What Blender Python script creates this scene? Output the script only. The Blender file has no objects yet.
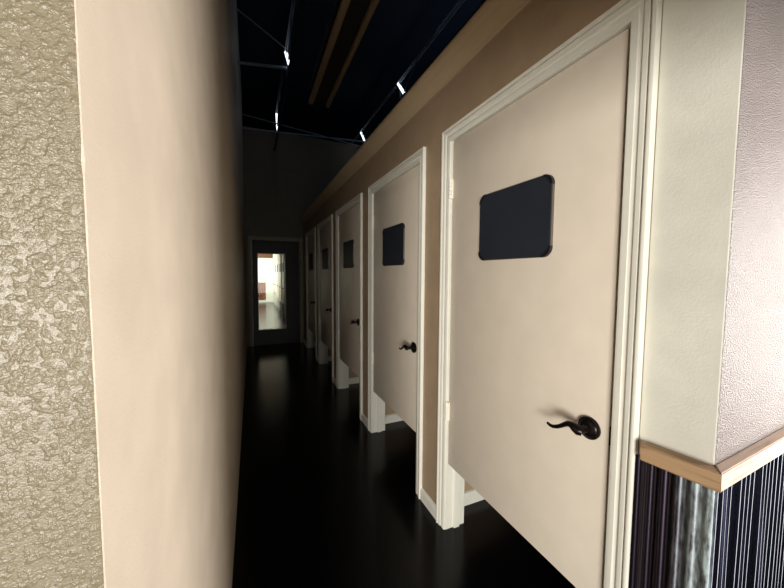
import bpy, bmesh, math, random
from mathutils import Vector, Matrix
random.seed(7)
S = bpy.context.scene
COL = S.collection
PI = math.pi

# ------------------------------------------------------------------ materials
def lin(c):
    c = c / 255.0
    return c / 12.92 if c <= 0.04045 else ((c + 0.055) / 1.055) ** 2.4
def rgb(r, g, b): return (lin(r), lin(g), lin(b), 1.0)

def mat(name, col, rough=0.5, metal=0.0, spec=0.5, emit=None, estr=0.0):
    m = bpy.data.materials.new(name); m.use_nodes = True
    b = m.node_tree.nodes['Principled BSDF']
    b.inputs['Base Color'].default_value = col
    b.inputs['Roughness'].default_value = rough
    b.inputs['Metallic'].default_value = metal
    b.inputs['Specular IOR Level'].default_value = spec
    if emit:
        b.inputs['Emission Color'].default_value = emit
        b.inputs['Emission Strength'].default_value = estr
    return m
def N(m, t, **kw):
    n = m.node_tree.nodes.new(t)
    for k, v in kw.items():
        if k in n.inputs: n.inputs[k].default_value = v
        else: setattr(n, k, v)
    return n
def L(m, a, b): m.node_tree.links.new(a, b)
def coords(m, scale=(1, 1, 1)):
    tc = N(m, 'ShaderNodeTexCoord'); mp = N(m, 'ShaderNodeMapping')
    mp.inputs['Scale'].default_value = scale
    L(m, tc.outputs['Object'], mp.inputs['Vector'])
    return mp.outputs['Vector']
def ramp(m, src, stops):
    r = N(m, 'ShaderNodeValToRGB'); cr = r.color_ramp
    while len(cr.elements) < len(stops): cr.elements.new(0.5)
    for e, (p, c) in zip(cr.elements, stops): e.position = p; e.color = c
    L(m, src, r.inputs['Fac']); return r.outputs['Color']

def paint(name, col, scale=150, strength=0.5, dist=0.002, rough=0.5, lo=0.42, hi=0.62, mottled=0.06, stretch=(1, 1, 1)):
    """rolled / knock-down textured wall paint"""
    m = mat(name, col, rough)
    b = m.node_tree.nodes['Principled BSDF']
    v = coords(m, stretch)
    n = N(m, 'ShaderNodeTexNoise', Scale=scale, Detail=2.5, Roughness=0.55); L(m, v, n.inputs['Vector'])
    g = (0, 0, 0, 1); w = (1, 1, 1, 1)
    h = ramp(m, n.outputs['Fac'], [(lo, g), (hi, w)])
    n2 = N(m, 'ShaderNodeTexNoise', Scale=scale * 3.5, Detail=2.0); L(m, v, n2.inputs['Vector'])
    mx = N(m, 'ShaderNodeMix', data_type='FLOAT'); mx.inputs['Factor'].default_value = 0.25
    L(m, h, mx.inputs['A']); L(m, n2.outputs['Fac'], mx.inputs['B'])
    bp = N(m, 'ShaderNodeBump', Strength=strength, Distance=dist)
    L(m, mx.outputs['Result'], bp.inputs['Height']); L(m, bp.outputs['Normal'], b.inputs['Normal'])
    n3 = N(m, 'ShaderNodeTexNoise', Scale=9.0, Detail=3.0); L(m, v, n3.inputs['Vector'])
    a = tuple(c * (1 - mottled) for c in col[:3]) + (1,); d = tuple(min(1, c * (1 + mottled)) for c in col[:3]) + (1,)
    L(m, ramp(m, n3.outputs['Fac'], [(0.3, a), (0.7, d)]), b.inputs['Base Color'])
    return m

M = {}
M['wall'] = paint('tan wall paint', rgb(164, 142, 115), 120, 0.35, 0.0015, 0.55)
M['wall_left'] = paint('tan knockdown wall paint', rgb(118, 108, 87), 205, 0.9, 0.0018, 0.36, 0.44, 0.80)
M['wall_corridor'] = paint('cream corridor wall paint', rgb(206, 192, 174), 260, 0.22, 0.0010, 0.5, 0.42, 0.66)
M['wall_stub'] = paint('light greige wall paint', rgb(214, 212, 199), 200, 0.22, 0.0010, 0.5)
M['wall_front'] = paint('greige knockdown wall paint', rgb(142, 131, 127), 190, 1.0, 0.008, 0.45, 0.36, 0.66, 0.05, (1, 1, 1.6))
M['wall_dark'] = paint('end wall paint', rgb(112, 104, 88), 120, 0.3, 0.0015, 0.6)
M['trim'] = paint('cream trim paint', rgb(228, 226, 213), 60, 0.06, 0.0006, 0.38, mottled=0.025)
M['crown'] = paint('tan crown paint', rgb(196, 174, 142), 60, 0.06, 0.0006, 0.42, mottled=0.03)
M['door'] = paint('cream door paint', rgb(216, 205, 188), 320, 0.12, 0.0006, 0.42, mottled=0.03)
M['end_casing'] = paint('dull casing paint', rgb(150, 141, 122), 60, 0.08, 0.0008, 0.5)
M['end_door'] = mat('dark navy door paint', rgb(8, 9, 14), 0.5)
M['metal_hinge'] = mat('painted hinge', rgb(240, 235, 220), 0.35)
M['board'] = paint('slate blue board face', rgb(35, 39, 47), 500, 0.15, 0.0004, 0.6, mottled=0.08)
M['board'].node_tree.nodes['Principled BSDF'].inputs['Specular IOR Level'].default_value = 0.25
M['cap'] = mat('black rubber corner', rgb(16, 17, 24), 0.4)
M['board_edge'] = mat('grey board edge', rgb(120, 112, 104), 0.35, 0.6)
M['bronze'] = mat('oil rubbed bronze', rgb(30, 24, 24), 0.3, 0.75)
M['deck'] = mat('dark blue roof deck', rgb(30, 38, 52), 0.7)
M['steel'] = mat('dark roof steel', rgb(60, 68, 82), 0.5, 0.4)
M['channel'] = mat('dark channel', rgb(46, 38, 30), 0.6)
M['rail_tan'] = paint('tan rail', rgb(165, 143, 112), 90, 0.15, 0.001, 0.5)
M['brace'] = mat('pale roof brace', rgb(150, 162, 176), 0.5, 0.2)
M['glint_emit'] = mat('emissive glint bar', rgb(240, 245, 255), 0.4, emit=(0.86, 0.94, 1.0, 1), estr=1.0)  # emission put in for daylight glinting on joist web bars; no lamp
M['white_wall'] = paint('white far wall paint', rgb(236, 236, 222), 80, 0.1, 0.001, 0.6, mottled=0.02)
M['brown_wood'] = mat('brown stained header', rgb(104, 66, 40), 0.5)

def floor_mat():
    m = mat('near black floor', rgb(15, 15, 18), 0.2, 0, 0.2)
    b = m.node_tree.nodes['Principled BSDF']
    v = coords(m)
    n = N(m, 'ShaderNodeTexNoise', Scale=3.0, Detail=4.0); L(m, v, n.inputs['Vector'])
    L(m, ramp(m, n.outputs['Fac'], [(0.35, rgb(7, 7, 10)), (0.7, rgb(13, 12, 14))]), b.inputs['Base Color'])
    bp = N(m, 'ShaderNodeBump', Strength=0.15, Distance=0.004)
    n2 = N(m, 'ShaderNodeTexNoise', Scale=14.0, Detail=2.0); L(m, v, n2.inputs['Vector'])
    L(m, n2.outputs['Fac'], bp.inputs['Height']); L(m, bp.outputs['Normal'], b.inputs['Normal'])
    return m
M['floor'] = floor_mat()

def wood(name, a, c, axis):
    m = mat(name, a, 0.55)
    b = m.node_tree.nodes['Principled BSDF']
    sc = [60, 60, 60]; sc[axis] = 5
    v = coords(m, sc)
    n = N(m, 'ShaderNodeTexNoise', Scale=1.0, Detail=5.0, Roughness=0.6, Distortion=0.6); L(m, v, n.inputs['Vector'])
    L(m, ramp(m, n.outputs['Fac'], [(0.32, c), (0.5, a), (0.75, tuple(min(1, x * 1.15) for x in a[:3]) + (1,))]), b.inputs['Base Color'])
    bp = N(m, 'ShaderNodeBump', Strength=0.25, Distance=0.001)
    L(m, n.outputs['Fac'], bp.inputs['Height']); L(m, bp.outputs['Normal'], b.inputs['Normal'])
    return m
M['pine_side'] = wood('shade-toned pine', rgb(168, 138, 104), rgb(124, 94, 66), 1)  # same wood as the front strip, browned to carry the side's shade
M['pine_front'] = wood('lit-toned pine', rgb(190, 168, 152), rgb(160, 134, 116), 0)  # same wood as the side strip, paled to carry the light on it

def sheet_metal(name, base, worn, worn_from, worn_to, axis, rough):
    """weathered corrugated steel; worn = pale galvanised wear that grows towards the wall corner"""
    m = mat(name, base, 0.3, 0.85)
    b = m.node_tree.nodes['Principled BSDF']
    b.inputs['Anisotropic'].default_value = 0.9; b.inputs['Anisotropic Rotation'].default_value = 0.25
    tg = N(m, 'ShaderNodeTangent', direction_type='RADIAL', axis='Z'); L(m, tg.outputs[0], b.inputs['Tangent'])
    tc = N(m, 'ShaderNodeTexCoord'); sp = N(m, 'ShaderNodeSeparateXYZ'); L(m, tc.outputs['Object'], sp.inputs[0])
    mr = N(m, 'ShaderNodeMapRange'); mr.inputs['From Min'].default_value = worn_from; mr.inputs['From Max'].default_value = worn_to
    L(m, sp.outputs[axis], mr.inputs['Value'])
    mp = N(m, 'ShaderNodeMapping'); mp.inputs['Scale'].default_value = (90, 90, 26); L(m, tc.outputs['Object'], mp.inputs['Vector'])
    n = N(m, 'ShaderNodeTexNoise', Scale=1.0, Detail=5.0, Roughness=0.65); L(m, mp.outputs['Vector'], n.inputs['Vector'])
    ad = N(m, 'ShaderNodeMath', operation='MULTIPLY'); L(m, mr.outputs['Result'], ad.inputs[0])
    nr = ramp(m, n.outputs['Fac'], [(0.35, (0.25, 0.25, 0.25, 1)), (0.62, (1, 1, 1, 1))]); L(m, nr, ad.inputs[1])
    mx = N(m, 'ShaderNodeMix', data_type='RGBA'); mx.inputs['A'].default_value = base; mx.inputs['B'].default_value = worn
    L(m, ad.outputs[0], mx.inputs['Factor']); L(m, mx.outputs['Result'], b.inputs['Base Color'])
    r2 = N(m, 'ShaderNodeMapRange'); r2.inputs['To Min'].default_value = rough; r2.inputs['To Max'].default_value = 0.6
    L(m, ad.outputs[0], r2.inputs['Value']); L(m, r2.outputs['Result'], b.inputs['Roughness'])
    m2 = N(m, 'ShaderNodeMapRange'); m2.inputs['To Min'].default_value = 1.0; m2.inputs['To Max'].default_value = 0.25
    L(m, ad.outputs[0], m2.inputs['Value']); L(m, m2.outputs['Result'], b.inputs['Metallic'])
    return m
M['metal_side'] = sheet_metal('weathered corrugated steel', rgb(74, 66, 78), rgb(176, 190, 190), 0.425, 0.352, 'Y', .34)
M['metal_front'] = sheet_metal('dark corrugated steel', rgb(46, 49, 68), rgb(130, 140, 150), 0.955, 0.920, 'X', .2)
M['crest'] = mat('pale ridge metal', rgb(206, 210, 222), 0.4, 0.3)  # pale colour set along the ridge crests of the front sheet
M['rust'] = sheet_metal('reddish corrugated steel', rgb(150, 98, 80), rgb(190, 150, 130), 0.0, 2.0, 'X', .3)

def glass_mat():
    m = bpy.data.materials.new('clear door glass'); m.use_nodes = True
    nt = m.node_tree; nt.nodes.clear()
    o = N(m, 'ShaderNodeOutputMaterial'); t = N(m, 'ShaderNodeBsdfTransparent'); g = N(m, 'ShaderNodeBsdfGlossy', Roughness=0.02)
    t.inputs['Color'].default_value = (0.93, 0.96, 0.94, 1)
    f = N(m, 'ShaderNodeFresnel', IOR=1.45); mx = N(m, 'ShaderNodeMixShader')
    L(m, f.outputs[0], mx.inputs[0]); L(m, t.outputs[0], mx.inputs[1]); L(m, g.outputs[0], mx.inputs[2]); L(m, mx.outputs[0], o.inputs[0])
    return m
M['glass'] = glass_mat()

# ------------------------------------------------------------------ mesh helpers
class MB:
    def __init__(s): s.bm = bmesh.new()
    def box(s, x0, x1, y0, y1, z0, z1, bev=0.0, seg=2):
        r = bmesh.ops.create_cube(s.bm, size=1.0)
        for v in r['verts']:
            v.co = Vector((x0 + (v.co.x + .5) * (x1 - x0), y0 + (v.co.y + .5) * (y1 - y0), z0 + (v.co.z + .5) * (z1 - z0)))
        if bev:
            es = list({e for v in r['verts'] for e in v.link_edges})
            bmesh.ops.bevel(s.bm, geom=es, offset=bev, segments=seg, profile=0.5, affect='EDGES')
        return s
    def loft(s, rings, closed=True, caps=True):
        vs = [[s.bm.verts.new(p) for p in r] for r in rings]
        n = len(vs[0])
        for a, b in zip(vs, vs[1:]):
            for i in range(n if closed else n - 1):
                j = (i + 1) % n
                s.bm.faces.new((a[i], a[j], b[j], b[i]))
        if caps and closed:
            s.bm.faces.new(vs[0][::-1]); s.bm.faces.new(vs[-1])
        return s
    def tube(s, pts, rad, n=10):
        pts = [Vector(p) for p in pts]
        if not isinstance(rad, (list, tuple)): rad = [rad] * len(pts)
        rings = []; ref = None
        for i, p in enumerate(pts):
            t = (pts[min(i + 1, len(pts) - 1)] - pts[max(i - 1, 0)]).normalized()
            if ref is None: ref = t.orthogonal().normalized()
            ref = (ref - t * ref.dot(t)).normalized(); q = t.cross(ref)
            r = rad[i]; rx, ry = r if isinstance(r, tuple) else (r, r)
            rings.append([p + ref * (rx * math.cos(2 * PI * k / n)) + q * (ry * math.sin(2 * PI * k / n)) for k in range(n)])
        return s.loft(rings)
    def lathe_x(s, prof, cy, cz, n=40):
        """profile of (x, radius), turned about an axis along x"""
        rings = [[Vector((x, cy + r * math.cos(2 * PI * k / n), cz + r * math.sin(2 * PI * k / n))) for k in range(n)] for x, r in prof]
        return s.loft(rings)
    def build(s, name, m, parent=None, smooth=False, loc=None):
        bmesh.ops.recalc_face_normals(s.bm, faces=s.bm.faces)
        me = bpy.data.meshes.new(name); s.bm.to_mesh(me); s.bm.free()
        for x in (m if isinstance(m, (list, tuple)) else [m]): me.materials.append(x)
        if smooth:
            for p in me.polygons: p.use_smooth = True
            try: me.set_sharp_from_angle(angle=math.radians(38))
            except Exception: pass
        o = bpy.data.objects.new(name, me); COL.objects.link(o)
        if parent: o.parent = parent
        if loc: o.location = loc
        return o
def tag(o, label, cat, group=None, kind=None):
    o['label'] = label; o['category'] = cat
    if group: o['group'] = group
    if kind: o['kind'] = kind
    return o
def struct(o, label=None):
    o['kind'] = 'structure'
    if label: o['label'] = label
    return o
def empty(name, loc):
    o = bpy.data.objects.new(name, None); o.location = loc; o.empty_display_size = 0.1; COL.objects.link(o); return o
def copy_tree(o, parent=None):
    c = o.copy(); COL.objects.link(c)
    if parent: c.parent = parent
    for ch in list(o.children): copy_tree(ch, c)
    return c

# ------------------------------------------------------------------ the place
D = 0.937          # corridor face of the stall partition
XL = -0.106        # corridor face of the long left wall
YC = 0.348         # room face of the partition's end wall
YL = 0.296         # room face of the left wall
YE = 6.60          # corridor face of the end wall
PT = 2.45          # partition height
WT = 0.115
ZH, ZB = 2.045, 0.372     # door head and door bottom
PITCH, DW = 1.163, 0.815
def yc(i): return 0.991 + PITCH * i
DOORS = [(yc(i) - DW / 2, yc(i) + DW / 2) for i in range(5)]
DOORS[0] = (0.5745, 1.4045)     # the first door is a little wider
FAR0 = 8.35
FARD = [(FAR0 + PITCH * i, FAR0 + PITCH * i + DW) for i in range(7)]
YF = 16.55

struct(MB().box(-2.6, 4.2, -.30, -.16, 1.79, 2.9).build('shade_panel', M['wall']), 'unseen panel added to shade the upper corridor wall')  # added out of view behind the camera, only to shade the upper wall
struct(MB().box(-5, 5, -5, 18, -0.05, 0).build('floor', M['floor']), 'near-black smooth floor of the corridor')
struct(MB().box(-3, 5, 0.3, 9.0, 4.7, 4.76).build('ceiling', M['deck']), 'dark blue metal roof deck high above')

# left wall: slim knocked corner, long corridor face
def left_wall():
    mb = MB(); rings = []
    z = 0.0; zs = []
    while z < 4.66:
        zs.append(z); z += 0.012 if 0.6 < z < 2.2 else 0.25
    zs.append(4.7)
    for z in zs:
        j = 0.0014 + (random.random() - .5) * 0.0008
        if 0.6 < z < 2.2:
            for zc, w, d in ((1.69, .010, .004), (1.665, .006, .003), (1.455, .008, .002), (1.13, .006, .002), (0.98, .012, .0025)):
                if abs(z - zc) < w: j += d
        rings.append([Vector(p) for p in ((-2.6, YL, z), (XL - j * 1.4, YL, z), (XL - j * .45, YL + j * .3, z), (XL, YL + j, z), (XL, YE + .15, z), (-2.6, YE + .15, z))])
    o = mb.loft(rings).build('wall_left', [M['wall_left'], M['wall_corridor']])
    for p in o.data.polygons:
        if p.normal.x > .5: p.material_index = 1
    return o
struct(left_wall(), 'tan textured wall close on one side, lit pale at its corner')

# stall partition with door openings
def partition(dl, y0, y1):
    mb = MB(); y = y0
    for a, b in dl:
        a2, b2 = a - .022, b + .022
        mb.box(D, D + WT, y, a2, 0, PT); mb.box(D, D + WT, a2, b2, ZH + .022, PT); y = b2
    mb.box(D, D + WT, y, y1, 0, PT)
    return mb
struct(partition(DOORS, YC + 0.153, YE).build('wall_right', M['wall']), 'tan partition wall holding the row of stall doors')
mb = MB(); mb.box(D, 4.2, YC, YC + 0.153, 0, PT, 0.003, 2)
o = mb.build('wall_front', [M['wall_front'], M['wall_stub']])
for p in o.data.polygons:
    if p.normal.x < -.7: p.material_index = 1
struct(o, 'knockdown textured wall face turning the corner above the corrugated metal')
# stall dividers and the stalls' rear wall
mb = MB()
for i in range(5):
    y = 1.530 + PITCH * i
    if y < YE - .1: mb.box(D + WT, 2.2, y, y + .1, 0, PT)
mb.box(2.2, 2.3, YC + .158, YE, 0, PT)
struct(mb.build('wall_stall', M['wall']), 'tan walls between the stalls')
mb = MB()
for i in range(5):
    y = 1.530 + PITCH * i
    if y < YE - .1:
        x0, x1 = D + WT, 2.2
        mb.loft([[Vector((x, y, 0)), Vector((x, y - .015, 0)), Vector((x, y - .015, .060)), Vector((x, y - .009, .071)), Vector((x, y, .075))] for x in (x0, x1)])
struct(mb.build('baseboard_stall', M['trim']), 'white baseboard inside the stalls')

# baseboard between the doors on the corridor side
CW = 0.066; RV = 0.007
mb = MB()
for i in range(5):
    a = DOORS[i][1] + RV + CW; b = DOORS[i + 1][0] - RV - CW if i < 4 else YE
    mb.loft([[Vector((D, y, 0)), Vector((D - .013, y, 0)), Vector((D - .013, y, .054)), Vector((D - .010, y, .063)), Vector((D - .004, y, .070)), Vector((D, y, .072))] for y in (a, b)])
struct(mb.build('baseboard_right', M['trim']), 'cream baseboard between the stall doors')

# door casings with jambs
PROF = [(0, 0), (0, .009), (.002, .0105), (.020, .0115), (.0225, .0095), (.030, .0085), (.0325, .0105), (.035, .0135), (.038, .0145), (.0475, .0155), (.0485, .0135), (.0495, .006), (.0520, .006), (.0530, .0165), (.0560, .0190), (.061, .020), (.0645, .019), (CW, .016), (CW, 0)]
def casing(i, dl, name):
    a, b = dl[i]
    yl, yr, zt = b + RV, a - RV, ZH + .0035
    mb = MB(); rings = []
    for k in range(4):
        ring = []
        for w, t in PROF:
            if k == 0: p = (D - t, yl + w, 0)
            elif k == 1: p = (D - t, yl + w, zt + w)
            elif k == 2: p = (D - t, yr - w, zt + w)
            else: p = (D - t, yr - w, 0)
            ring.append(Vector(p))
        rings.append(ring)
    mb.loft(rings)
    o = struct(mb.build(name, M['trim'], smooth=True), None)
    mb = MB()
    for y0, y1 in ((b + .004, b + .024), (a - .024, a - .004)): mb.box(D + .0005, D + WT + .004, y0, y1, 0, ZH + .024)
    mb.box(D + .0005, D + WT + .004, a - .024, b + .024, ZH + .004, ZH + .024)
    mb.box(D + .046, D + .082, b - .008, b + .006, 0, ZH, .002, 1); mb.box(D + .046, D + .082, a - .006, a + .008, 0, ZH, .002, 1)
    mb.box(D + .046, D + .082, a, b, ZH - .008, ZH + .006)
    mb.build('jamb', M['trim'], o)
    return o
ORD = ['first', 'second', 'third', 'fourth', 'fifth']
for i in range(5):
    casing(i, DOORS, 'trim_%d' % (i + 1))['label'] = 'cream moulded casing around the %s stall door from the corrugated metal' % ORD[i]

# crown moulding along the partition top
CR = [(0, 2.352), (.010, 2.352), (.013, 2.356), (.013, 2.366), (.017, 2.369), (.019, 2.374), (.024, 2.379), (.034, 2.392), (.050, 2.404), (.066, 2.412), (.070, 2.417), (.077, 2.419), (.079, 2.424), (.079, 2.446), (.076, 2.450), (0, 2.450)]
mb = MB(); mb.loft([[Vector((D - t, y, z)) for t, z in CR] for y in (YC, YE)])
o = mb.build('trim_6', M['crown'], smooth=True); struct(o, 'long tan crown moulding along the top of the partition')

# ------------------------------------------------------------------ stall doors
def make_door(DW, hy):
    root = empty('stall_door', (0, 0, 0))
    # local frame: x=0 is the partition face, y=0 the hinge edge (leaf runs towards -y)
    w = DW - .006
    mb = MB(); mb.box(.004, .040, -w, -.002, ZB, ZH - .0005, .0022, 2)
    mb.build('door_leaf', M['door'], root, smooth=True)
    # dark board with rounded corners
    y0, y1, z0, z1, R = -.611, -.2315, 1.4405, 1.7265, .036
    def rr(x, ins, rad, n=8):
        ring = []
        for cy, cz, a0 in ((y1 - ins - rad, z1 - ins - rad, 0), (y0 + ins + rad, z1 - ins - rad, 90), (y0 + ins + rad, z0 + ins + rad, 180), (y1 - ins - rad, z0 + ins + rad, 270)):
            for k in range(n + 1):
                t = math.radians(a0 + 90 * k / n); ring.append(Vector((x, cy + rad * math.cos(t), cz + rad * math.sin(t))))
        return ring
    pan = MB().loft([rr(.004, .003, R), rr(-.0055, .003, R), rr(-.0075, .005, R - .002)]).build('board', M['board'], root, smooth=True)
    f = MB(); r0, r1, r2, r3 = rr(-.006, 0.0015, R), rr(-.006, .0075, R - .006), rr(.0038, .0075, R - .006), rr(.0038, 0.0015, R)
    vs = [[f.bm.verts.new(p) for p in r] for r in (r0, r1, r2, r3)]
    for q in range(4):
        A, B = vs[q], vs[(q + 1) % 4]
        for k in range(len(A)): f.bm.faces.new((A[k], A[(k + 1) % len(A)], B[(k + 1) % len(A)], B[k]))
    f.build('edge_band', M['board_edge'], pan, smooth=True)
    for sy, sz, a0 in ((y1, z1, 0), (y0, z1, 90), (y0, z0, 180), (y1, z0, 270)):
        cy = sy - R - .0015 if sy == y1 else sy + R + .0015; cz = sz - R - .0015 if sz == z1 else sz + R + .0015
        c = MB(); outer = []; inner = []
        for k in range(11):
            t = math.radians(a0 - 4 + 98 * k / 10); outer.append((cy + (R + .0004) * math.cos(t), cz + (R + .0004) * math.sin(t)))
            inner.append((cy + (R - .013 + .006 * abs(k - 5) / 5) * math.cos(t), cz + (R - .013 + .006 * abs(k - 5) / 5) * math.sin(t)))
        poly = outer + inner[::-1]
        c.loft([[Vector((x, p[0], p[1])) for p in poly] for x in (.0035, -.009)])
        c.build('corner_cap', M['cap'], pan)
    # hinges
    for zc in (1.812, .660):
        h = MB(); h.box(-.004, .006, -.008, .006, zc - .048, zc + .048, .001, 1)
        ho = h.build('hinge', M['metal_hinge'], root)
        k = MB()
        for q in range(5):
            za = zc - .048 + q * .0194
            k.tube([(-.008, .002, za), (-.008, .002, za + .0178)], .0062, 12)
        k.tube([(-.008, .002, zc + .048), (-.008, .002, zc + .053)], [.005, .0025], 10)
        k.build('knuckle', M['metal_hinge'], ho, smooth=True)
    # wavy lever handle: hub at the latch side, lever runs towards the hinges
    hz = .915
    ros = MB().lathe_x([(.004, .0335), (-.001, .0345), (-.005, .0335), (-.0065, .031), (-.0068, .0285), (-.009, .027), (-.0115, .0225), (-.0135, .018), (-.0145, .0125), (-.022, .0105), (-.040, .010), (-.043, .0085)], hy, hz).build('door_handle', M['bronze'], root, smooth=True)
    P = [(-.044, hy - .008, hz - .001), (-.049, hy - .001, hz + .001), (-.052, hy + .010, hz + .007), (-.052, hy + .020, hz + .0105), (-.052, hy + .031, hz + .0095), (-.052, hy + .044, hz + .001), (-.052, hy + .057, hz - .009), (-.052, hy + .070, hz - .0175), (-.052, hy + .085, hz - .0235), (-.051, hy + .097, hz - .0245), (-.050, hy + .108, hz - .0215)]
    rad = [.0120, .0150, .0135, .0108, .0088, .0076, .0068, .0064, .0058, .0050, .0042]
    MB().tube(P, rad, 14).build('lever', M['bronze'], ros, smooth=True)
    l = MB(); l.box(.005, .034, -w - .0012, -w + .001, hz - .028, hz + .028)
    l.build('latch_plate', M['bronze'], root)
    return root
door = make_door(DW, -.7580)
wide_door = make_door(DOORS[0][1] - DOORS[0][0], -.7670)
DL = ['cream stall door with dark board, beside the corrugated metal corner, first in the row',
      'cream stall door with dark board, second in the row from the corrugated metal corner',
      'dim cream stall door, third in the row from the corrugated metal corner',
      'shadowed stall door with a pale glint on its board, fourth in the row',
      'darkest stall door, last in the row next to the glazed end door']
for i in range(5):
    o = wide_door if i == 0 else door if i == 1 else copy_tree(door)
    o.location = (D, DOORS[i][1], 0)
    tag(o, DL[i], 'door', 'stall doors along the corridor', 'thing')

# ------------------------------------------------------------------ corrugated wainscot and its wooden caps
def corrugated(name, m, along, p0, p1, base, z0, z1, period=.030, amp=.0038, wob=0.0, sub=8, slope=0.0, power=1.0, crest=None):
    n = int(abs(p1 - p0) / period * sub); mb = MB(); nz = 14 if wob else 2
    rows = []; cg = {}
    for back in (0, 1):
        for r in range(nz):
            row = []
            for k in range(n + 1):
                s = p0 + (p1 - p0) * k / n
                z = z0 + (z1 + slope * (s - p0) - z0) * r / (nz - 1)
                ph = 2 * PI * k / sub
                s += wob * period * .16 * (math.sin(s * 37 + z * 5) + .5 * math.sin(z * 13 + s * 70) + 1.1 * math.sin(s * 61)) * min(1, k / 40)
                cg[(back, r, k)] = ((1 + math.sin(ph)) / 2) > .92
                h = base - 2 * amp * ((1 + math.sin(ph)) / 2) ** power + (0.0012 if back else 0)
                row.append(mb.bm.verts.new((s, h, z) if along == 'x' else (h, s, z)))
            rows.append(row)
    for r in range(nz - 1):
        for k in range(n):
            fc = mb.bm.faces.new((rows[r][k], rows[r][k + 1], rows[r + 1][k + 1], rows[r + 1][k]))
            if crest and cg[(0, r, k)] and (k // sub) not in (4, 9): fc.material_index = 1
            a, b = rows[nz + r], rows[nz + r + 1]
            mb.bm.faces.new((a[k], b[k], b[k + 1], a[k + 1]))
    for k in range(n):
        for r in (0, nz - 1): mb.bm.faces.new((rows[r][k], rows[r][k + 1], rows[nz + r][k + 1], rows[nz + r][k]))
    for r in range(nz - 1):
        for k in (0, n): mb.bm.faces.new((rows[r][k], rows[r + 1][k], rows[nz + r + 1][k], rows[nz + r][k]))
    return mb.build(name, [m, crest] if crest else m, smooth=True)
o = corrugated('corrugated_panel', M['metal_side'], 'y', YC - .006, DOORS[0][0] - RV - CW - .001, D - .004, 0.0, .9165, slope=-.0645)
tag(o, 'dark corrugated metal sheet beside the door casing, worn pale at the wall corner', 'metal sheet')
o = corrugated('corrugated_panel', M['metal_front'], 'x', D - .007, 2.6, YC - .004, 0.0, .9150, 
               .0215, .0028, .6, 20, .0594, 2.0, M['crest'])
tag(o, 'dark navy corrugated metal sheet with thin pale ridges under the pale wooden cap', 'metal sheet')

RY, RT = .0222, .030     # cap strip: projection over each face, meeting in a mitre at the corner
mb = MB(); z0, z1 = -.0425, 0
mb.loft([[Vector((0, 0, z0)), Vector((RT, RY, z0)), Vector((RT, RY, z1)), Vector((.0, .0, z1))], [Vector((0, .158, z0)), Vector((RT, .158, z0)), Vector((RT, .158, z1)), Vector((0, .158, z1))]])
bmesh.ops.bevel(mb.bm, geom=mb.bm.edges[:], offset=.0018, segments=2, affect='EDGES')
o = mb.build('wooden_cap_rail', M['pine_side'], loc=(D - RT, YC - RY, .9595)); o.rotation_euler = (math.radians(-3.7), 0, 0)
tag(o, 'shade-browned wooden cap strip sloping between the door casing and the corner', 'wooden trim')
mb = MB()
mb.loft([[Vector((.001, -RY, z0)), Vector((RT + .001, 0, z0)), Vector((RT + .001, 0, z1)), Vector((.001, -RY, z1))], [Vector((1.7, -RY, z0)), Vector((1.7, 0, z0)), Vector((1.7, 0, z1)), Vector((1.7, -RY, z1))]])
bmesh.ops.bevel(mb.bm, geom=mb.bm.edges[:], offset=.0018, segments=2, affect='EDGES')
o = mb.build('wooden_cap_rail', M['pine_front'], loc=(D - RT, YC, .9595)); o.rotation_euler = (0, math.radians(-3.4), 0)
tag(o, 'pale wooden cap strip along the textured wall above the navy corrugated metal', 'wooden trim')

# ------------------------------------------------------------------ end wall and glazed door
ex0, ex1, eh = .012, .872, 2.010
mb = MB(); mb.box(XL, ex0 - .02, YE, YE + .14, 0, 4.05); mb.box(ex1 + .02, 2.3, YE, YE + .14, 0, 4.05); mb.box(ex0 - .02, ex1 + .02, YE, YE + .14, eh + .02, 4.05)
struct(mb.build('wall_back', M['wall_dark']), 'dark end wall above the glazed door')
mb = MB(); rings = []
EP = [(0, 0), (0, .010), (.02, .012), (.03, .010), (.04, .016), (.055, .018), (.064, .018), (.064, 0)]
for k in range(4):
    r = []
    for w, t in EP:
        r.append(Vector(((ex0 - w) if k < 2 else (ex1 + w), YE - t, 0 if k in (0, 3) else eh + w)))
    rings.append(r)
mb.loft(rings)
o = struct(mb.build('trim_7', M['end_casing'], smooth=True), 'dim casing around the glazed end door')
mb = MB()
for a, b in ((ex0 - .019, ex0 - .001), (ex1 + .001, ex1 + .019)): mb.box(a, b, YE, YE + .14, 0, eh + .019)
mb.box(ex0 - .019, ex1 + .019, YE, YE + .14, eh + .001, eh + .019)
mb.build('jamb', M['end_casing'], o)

gd = empty('glazed_door', (ex0, YE + .03, 0))
tag(gd, 'dark door with one tall glass pane at the far end of the corridor', 'door', None, 'thing')
W_ = ex1 - ex0; g0, g1, gz0, gz1 = .090, .598, .288, 1.768
mb = MB(); mb.box(.0005, g0, 0, .044, .001, eh - .001); mb.box(g1, W_ - .0005, 0, .044, .001, eh - .001)
mb.box(g0, g1, 0, .044, .001, gz0); mb.box(g0, g1, 0, .044, gz1, eh - .001)
mb.build('door_frame', M['end_door'], gd)
mb = MB(); mb.box(g0, g1, .019, .025, gz0, gz1); mb.build('pane', M['glass'], gd)
mb = MB()
for a, b, c, d in ((g0, g0 + .010, gz0, gz1), (g1 - .012, g1, gz0, gz1), (g0, g1, gz0, gz0 + .014), (g0, g1, gz1 - .014, gz1)): mb.box(a, b, .0265, .05, c, d, .002, 1)
mb.build('glazing_bead', M['trim'], gd)
hd = MB().tube([(.055, .003, .955), (.055, -.012, .955)], .03, 20).build('door_handle', M['bronze'], gd, smooth=True)
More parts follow.
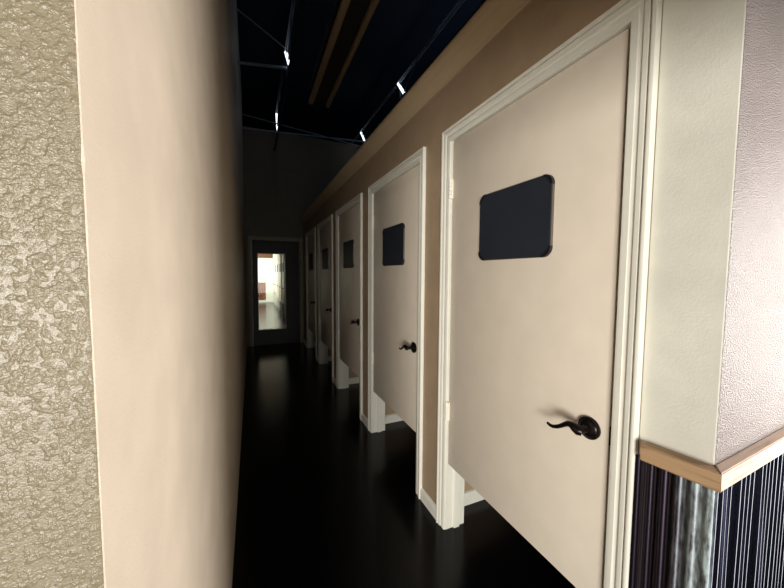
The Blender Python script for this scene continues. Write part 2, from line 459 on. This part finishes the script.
MB().tube([(.055, -.012, .955), (.058, -.045, .955), (.08, -.05, .958), (.13, -.05, .952), (.165, -.048, .957)], [.010, .010, .009, .007, .005], 10).build('lever', M['bronze'], hd, smooth=True)

# ------------------------------------------------------------------ the lit room beyond the glass
struct(partition(FARD, YE + .14, YF).build('wall_beyond', M['white_wall']), 'pale partition beyond the glazed door')
struct(MB().box(-2.2, 1.1, YF, YF + .1, 0, 2.9).build('wall_far', M['white_wall']), 'bright white wall beyond the glazed door')
struct(MB().box(-2.3, -2.2, YE + .14, YF, 0, 2.9).build('wall_side', M['white_wall']))
struct(MB().box(-2.3, 1.1, YE + .14, YF, 2.9, 2.95).build('ceiling_beyond', M['brown_wood']))
FL = ['first', 'second', 'third', 'fourth', 'fifth', 'sixth', 'seventh']
for i in range(7):
    a, b = FARD[i]
    casing(i, FARD, 'trim_%d' % (8 + i))
    o = copy_tree(door); o.location = (D, b, 0)
    tag(o, 'brightly lit stall door seen through the end glass, %s beyond it' % FL[i], 'door', 'stall doors beyond the glazed door', 'thing')
tag(MB().box(-2.1, D - .02, YF - .142, YF - .002, 2.12, 2.42, .006, 1).build('wooden_header', M['brown_wood']), 'brown wooden header high on the bright wall beyond the end glass', 'beam')
tag(corrugated('corrugated_panel', M['rust'], 'x', -1.2, .60, YF - .002, .11, .93, .09, .012), 'reddish corrugated metal sheet low on the bright wall beyond the end glass', 'metal sheet')
tag(MB().box(-1.22, .62, YF - .045, YF, .932, .97, .003, 1).build('wooden_cap_rail', M['pine_front']), 'thin pale cap strip over the reddish metal sheet beyond the end glass', 'wooden trim')
mb = MB(); mb.box(-2.2, D, YF - .03, YF, 0, .105)
struct(mb.build('baseboard_far', M['white_wall']))

# ------------------------------------------------------------------ overhead: channel, roof joists, emissive bars for daylight glints
ch = empty('overhead_channel', (.628, 1.9, 3.0))
tag(ch, 'long dark overhead channel with two pale tan rails, running above the corridor', 'beam')
mb = MB(); mb.box(-.062, .062, -1.3, 1.33, .03, .12, .004, 1); mb.box(-.10, .10, -1.3, 1.30, .10, .14, .004, 1)
mb.build('housing', M['channel'], ch)
for s, w in ((-1, .021), (1, .017)):
    mb = MB(); mb.box(s * .080 - w, s * .080 + w, -1.3, 1.33, -.010, .030, .008, 2)
    mb.build('rail', M['rail_tan'], ch, smooth=True)
for y in (-.9, 1.0):
    MB().tube([(0, y, .14), (0, y, 1.70)], .006, 8).build('hanger', M['steel'], ch)

def joist(x, zb, zt, label, phase, top):
    j = empty('roof_joist', (x, 3.0, zb)); tag(j, label, 'roof joist', 'open web roof joists')
    H = zt - zb
    mb = MB(); mb.box(-.018, .018, -1.6, 5.8, -.012, .0); mb.box(-.004, .004, -1.6, 5.8, .0, .03); mb.build('bottom_chord', M['steel'], j)
    mb = MB(); mb.box(-.018, .018, -1.6, 5.8, H, H + .012); mb.box(-.004, .004, -1.6, 5.8, H - .03, H); mb.build('top_chord', M[top], j)
    y = -1.4 + phase
    while y + .9 < 5.8:
        MB().tube([(0, y, H), (0, y + .55, 0)], .009, 8).build('web_bar', M['steel'], j)
        y += 1.75 / 2 * 2
    for yy in (.9, 2.65, 4.4):
        MB().tube([(0, yy + phase, 0), (0, yy + phase + .02, H)], .008, 8).build('post', M['steel'], j)
joist(.44, 3.70, 4.11, 'dark open web roof joist high beside the left wall', .35, 'steel')
joist(2.05, 3.92, 4.21, 'dark open web roof joist high above the crown moulding', .55, 'brace')
def add_glint_bar(a, b, label, r=.017):  # bar whose emission stands in for a daylight glint on a web member
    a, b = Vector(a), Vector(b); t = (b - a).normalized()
    o = empty('glint_bar', a); tag(o, label, 'light', 'emissive daylight glints on the roof joists')  # stands in for a daylight glint on a web bar; no lamp
    MB().tube([(0, 0, 0), b - a], r, 12).build('tube', M['glint_emit'], o, smooth=True)
    mb = MB(); mb.tube([-t * .02, Vector((0, 0, 0))], r * 1.05, 12); mb.build('glint_bar_end', M['steel'], o)
    mb = MB(); mb.tube([b - a, b - a + t * .02], r * 1.05, 12); mb.build('glint_bar_end', M['steel'], o)
add_glint_bar((.44, 4.334, 4.10), (.44, 3.94, 3.72), 'short emissive glint bar on the roof joist by the left wall, the higher one', .019)
add_glint_bar((.44, 5.977, 4.09), (.44, 5.80, 3.74), 'short emissive glint bar on the roof joist by the left wall, the lower one', .017)
add_glint_bar((2.05, 4.522, 4.198), (2.05, 4.312, 3.951), 'short emissive glint bar above the crown moulding, nearer and larger one', .020)
add_glint_bar((2.05, 6.31, 4.192), (2.05, 6.026, 3.887), 'short emissive glint bar above the crown moulding, farther and smaller one', .018)
def rod(name, a, b, r, label):
    o = MB().tube([a, b], r, 8).build(name, M['brace'], None, smooth=True); tag(o, label, 'roof brace', 'thin roof braces between joists')
rod('roof_brace', (-.10, 4.0, 3.653), (.415, 4.0, 3.725), .016, 'thin pale roof brace running level to the higher emissive glint bar')
rod('roof_brace', (-.10, 4.0, 4.213), (.40, 4.0, 3.938), .008, 'thin roof brace slanting down to the higher emissive glint bar')
rod('roof_brace', (-.10, 5.5, 3.57), (2.05, 5.5, 3.70), .012, 'long thin roof brace crossing the corridor low by the end wall')
rod('roof_brace', (-.10, 5.7, 3.86), (2.05, 5.7, 3.66), .009, 'long thin roof brace sloping across the corridor by the end wall')
rod('roof_brace', (1.84, 2.0, 3.95), (1.84, 3.1, 3.95), .010, 'short thin roof brace just above the crown moulding, highest in view')

# ------------------------------------------------------------------ light
def area(name, loc, aim, w, h, power, col):
    l = bpy.data.lights.new(name, 'AREA'); l.shape = 'RECTANGLE'; l.size = w; l.size_y = h; l.energy = power; l.color = col
    o = bpy.data.objects.new(name, l); COL.objects.link(o); o.location = loc
    o.rotation_euler = (Vector(aim) - Vector(loc)).to_track_quat('-Z', 'Y').to_euler()
    return o
area('window_daylight', (-1.72, -3.15, 0.98), (.9, 1.2, 1.1), 1.6, 1.25, 132, (1.0, .97, .92))
area('side_window_daylight', (2.35, -.5, 1.25), (.0, .4, 1.3), 1.2, 1.3, 50, (1.0, .95, .90))
area('entrance_daylight', (.3, -3.6, 1.1), (.4, 1.0, 1.2), 1.6, 1.3, 13, (1.0, .955, .89))
area('far_window_daylight', (-.55, 13.6, 1.5), (.9, 14.6, 1.2), 2.4, 1.6, 34, (1.0, .99, .92))
area('far_room_daylight', (-.7, 14.9, 2.2), (.3, YF, 1.2), .8, .8, 30, (1.0, .99, .90))
area('deck_fill', (3.2, 3.6, 3.2), (1.5, 4.5, 4.7), 1.2, 1.2, 1.3, (.42, .64, 1.0))  # dim blue fill added below the deck, pointing up to tint it

w = bpy.data.worlds.new('dim surroundings'); S.world = w; w.use_nodes = True
w.node_tree.nodes['Background'].inputs['Color'].default_value = (.30, .42, .80, 1)
w.node_tree.nodes['Background'].inputs['Strength'].default_value = 0.004

# ------------------------------------------------------------------ camera
cam = bpy.data.cameras.new('camera'); co = bpy.data.objects.new('camera', cam); COL.objects.link(co)
yaw, pitch, roll, f = .4102, .0613, .0059, 322.3
fw = Vector((math.sin(yaw) * math.cos(pitch), math.cos(yaw) * math.cos(pitch), -math.sin(pitch)))
rt = Vector((math.cos(yaw), -math.sin(yaw), 0)); up = rt.cross(fw)
R2 = math.cos(roll) * rt + math.sin(roll) * up; U2 = -math.sin(roll) * rt + math.cos(roll) * up
m3 = Matrix((R2, U2, -fw)).transposed()
co.matrix_world = Matrix.Translation((0, 0, 1.38)) @ m3.to_4x4()
cam.sensor_fit = 'HORIZONTAL'; cam.sensor_width = 36; cam.lens = f / 784 * 36; cam.clip_start = .02; cam.clip_end = 60
S.camera = co
vs = S.view_settings
vs.view_transform = 'Standard'; vs.look = 'None'; vs.exposure = 1.0; vs.gamma = 1.0; vs.use_curve_mapping = False
